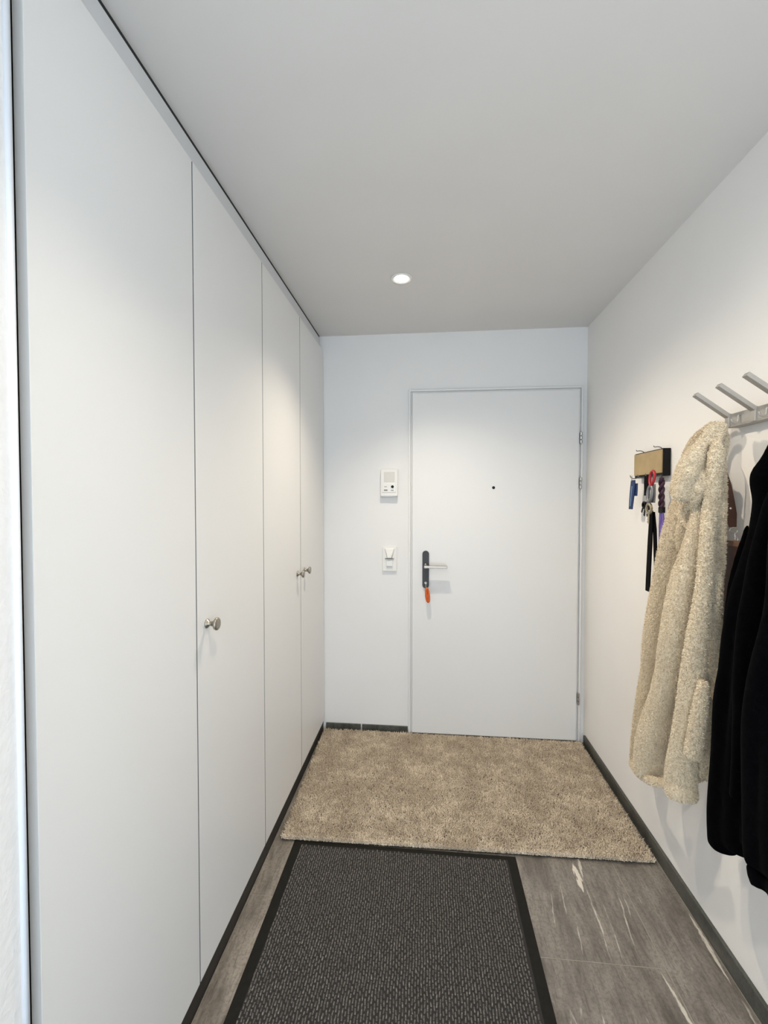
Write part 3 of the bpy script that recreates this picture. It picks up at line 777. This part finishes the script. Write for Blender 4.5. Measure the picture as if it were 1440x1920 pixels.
def key_shape(bm, c, ang, L, mirror=1):
    """Flat key: round bow with a hole, blade and notched bit, in a vertical plane along the wall."""
    n = 14; o = Vector(c); d = Vector((0, math.sin(ang), -math.cos(ang))); s = Vector((0, math.cos(ang), math.sin(ang))) * mirror; t_ = Vector((0.0012, 0, 0))
    r = L * 0.24
    tube(bm, [tuple(o + d * r * (1 - math.cos(a)) + s * r * math.sin(a)) for a in np.linspace(0, 2 * PI, n, endpoint=False)], r * 0.32, n=6, sub=1, closed=True)
    def bar(a0, a1, s0, s1):
        vs = [bm.verts.new(o + d * a + s * q + t_ * w) for a in (a0, a1) for q, w in ((s0, -1), (s1, -1), (s1, 1), (s0, 1))]
        for k in range(4): bm.faces.new([vs[k], vs[(k + 1) % 4], vs[4 + (k + 1) % 4], vs[4 + k]])
        bm.faces.new(vs[:4]); bm.faces.new(vs[4:])
    bar(r * 2, L, -L * 0.06, L * 0.06)
    for k in range(3): bar(L * (0.62 + k * 0.13), L * (0.69 + k * 0.13), L * 0.06, L * 0.12)

b2 = thing('black_lanyard', (0, 0, 0), 'long black lanyard strap with a bunch of dark keys, hanging lowest from the key holder', 'lanyard')
X2 = 0.858
bm = bmesh.new(); ribbon(bm, [(X2, 1.824, 1.506), (X2, 1.826, 1.480), (X2, 1.822, 1.450), (X2, 1.822, 1.428)], [0.016, 0.017, 0.0195, 0.0195], 0.006, (0.05, 1, 0)); obj('upper_strap', bm, M['webbing'], b2)
bm = bmesh.new(); tube(bm, [(X2 + 0.004 * math.cos(a), 1.824 + 0.013 * math.cos(a), 1.413 + 0.013 * math.sin(a)) for a in np.linspace(0, 2 * PI, 20, endpoint=False)], 0.0015, n=8, sub=1, closed=True); obj('key_ring', bm, M['keysteel'], b2, True)
for dy, dx, a, L in ((0.006, 0.0, 0.25, 0.055), (-0.004, -0.004, -0.2, 0.052), (0.0, 0.004, 0.02, 0.058), (0.004, -0.007, 0.5, 0.045)):
    bm = bmesh.new(); key_shape(bm, (X2 + dx, 1.822 + dy, 1.401), a, L); obj('key', bm, M['black'], b2)
bm = bmesh.new(); ribbon(bm, [(X2 + 0.007, 1.800, 1.370), (X2 + 0.006, 1.800, 1.330), (X2 + 0.005, 1.803, 1.250), (X2 + 0.004, 1.808, 1.150), (X2 + 0.003, 1.812, 1.054)], [0.011, 0.014, 0.017, 0.017, 0.0165], 0.004, (0.05, 1, 0)); obj('long_strap', bm, M['webbing'], b2)
bm = bmesh.new(); ribbon(bm, [(X2 + 0.013, 1.796, 1.365), (X2 + 0.013, 1.785, 1.300), (X2 + 0.013, 1.777, 1.200), (X2 + 0.013, 1.772, 1.120)], [0.008, 0.012, 0.012, 0.008], 0.004, (0.05, 1, 0)); obj('short_strap', bm, M['webbing'], b2)
bm = bmesh.new(); tube(bm, [(X2 + 0.002, 1.824, 1.400), (X2 + 0.005, 1.808, 1.388), (X2 + 0.007, 1.800, 1.370)], 0.0016, n=6, sub=3); obj('connector', bm, M['keysteel'], b2, True)

b3 = thing('carabiner_keys', (0, 0, 0), 'red carabiner clip with a grey clip and brass key hanging on the key holder', 'carabiner')
X3 = 0.846
def carab(cy, cz, ry, rz, r, mat, x):
    bm = bmesh.new(); tube(bm, [(x + 0.003 * math.sin(a), cy + ry * math.cos(a) * (1 + 0.18 * math.sin(a)), cz + rz * math.sin(a)) for a in np.linspace(0, 2 * PI, 26, endpoint=False)], r, n=8, sub=1, closed=True)
    return obj('clip', bm, M[mat], b3, True)
carab(1.760, 1.493, 0.017, 0.027, 0.0050, 'red', X3)
o = carab(1.764, 1.434, 0.017, 0.030, 0.0066, 'grey_metal', X3 - 0.004); o['label'] = 'grey metal clip'
bm = bmesh.new(); key_shape(bm, (X3 - 0.008, 1.762, 1.396), 0.05, 0.075); o = obj('key', bm, M['brass'], b3); o['label'] = 'brass key'
bm = bmesh.new(); ribbon(bm, [(X3 + 0.002, 1.752, 1.470), (X3 + 0.002, 1.750, 1.430), (X3 + 0.002, 1.752, 1.400)], [0.012, 0.013, 0.010], 0.005, (0.05, 1, 0)); o = obj('fob', bm, M['grey_metal'], b3)

b4 = thing('purple_lanyard', (0, 0, 0), 'purple strap below a dark plum braided cord on the nearest hook of the key holder', 'lanyard')
X4 = 0.872
bm = bmesh.new()
for ph in (0, PI):
    tube(bm, [(X4 + 0.004 * math.sin(ph + k * 0.9), 1.742 + 0.008 * math.cos(ph + k * 0.9), 1.495 - k * 0.0075) for k in range(16)], 0.0062, n=8, sub=3)
obj('braided_cord', bm, M['plum'], b4, True)
bm = bmesh.new(); box(bm, X4 - 0.006, X4 + 0.006, 1.724, 1.754, 1.362, 1.385, 0.002, 1); obj('clasp', bm, M['black'], b4)
bm = bmesh.new(); ribbon(bm, [(X4, 1.740, 1.364), (X4 + 0.001, 1.740, 1.330), (X4 + 0.002, 1.744, 1.260), (X4 + 0.003, 1.750, 1.180), (X4 + 0.004, 1.752, 1.120)], [0.016, 0.019, 0.018, 0.014, 0.008], 0.004, (0.10, 1, 0)); obj('strap', bm, M['purple'], b4)
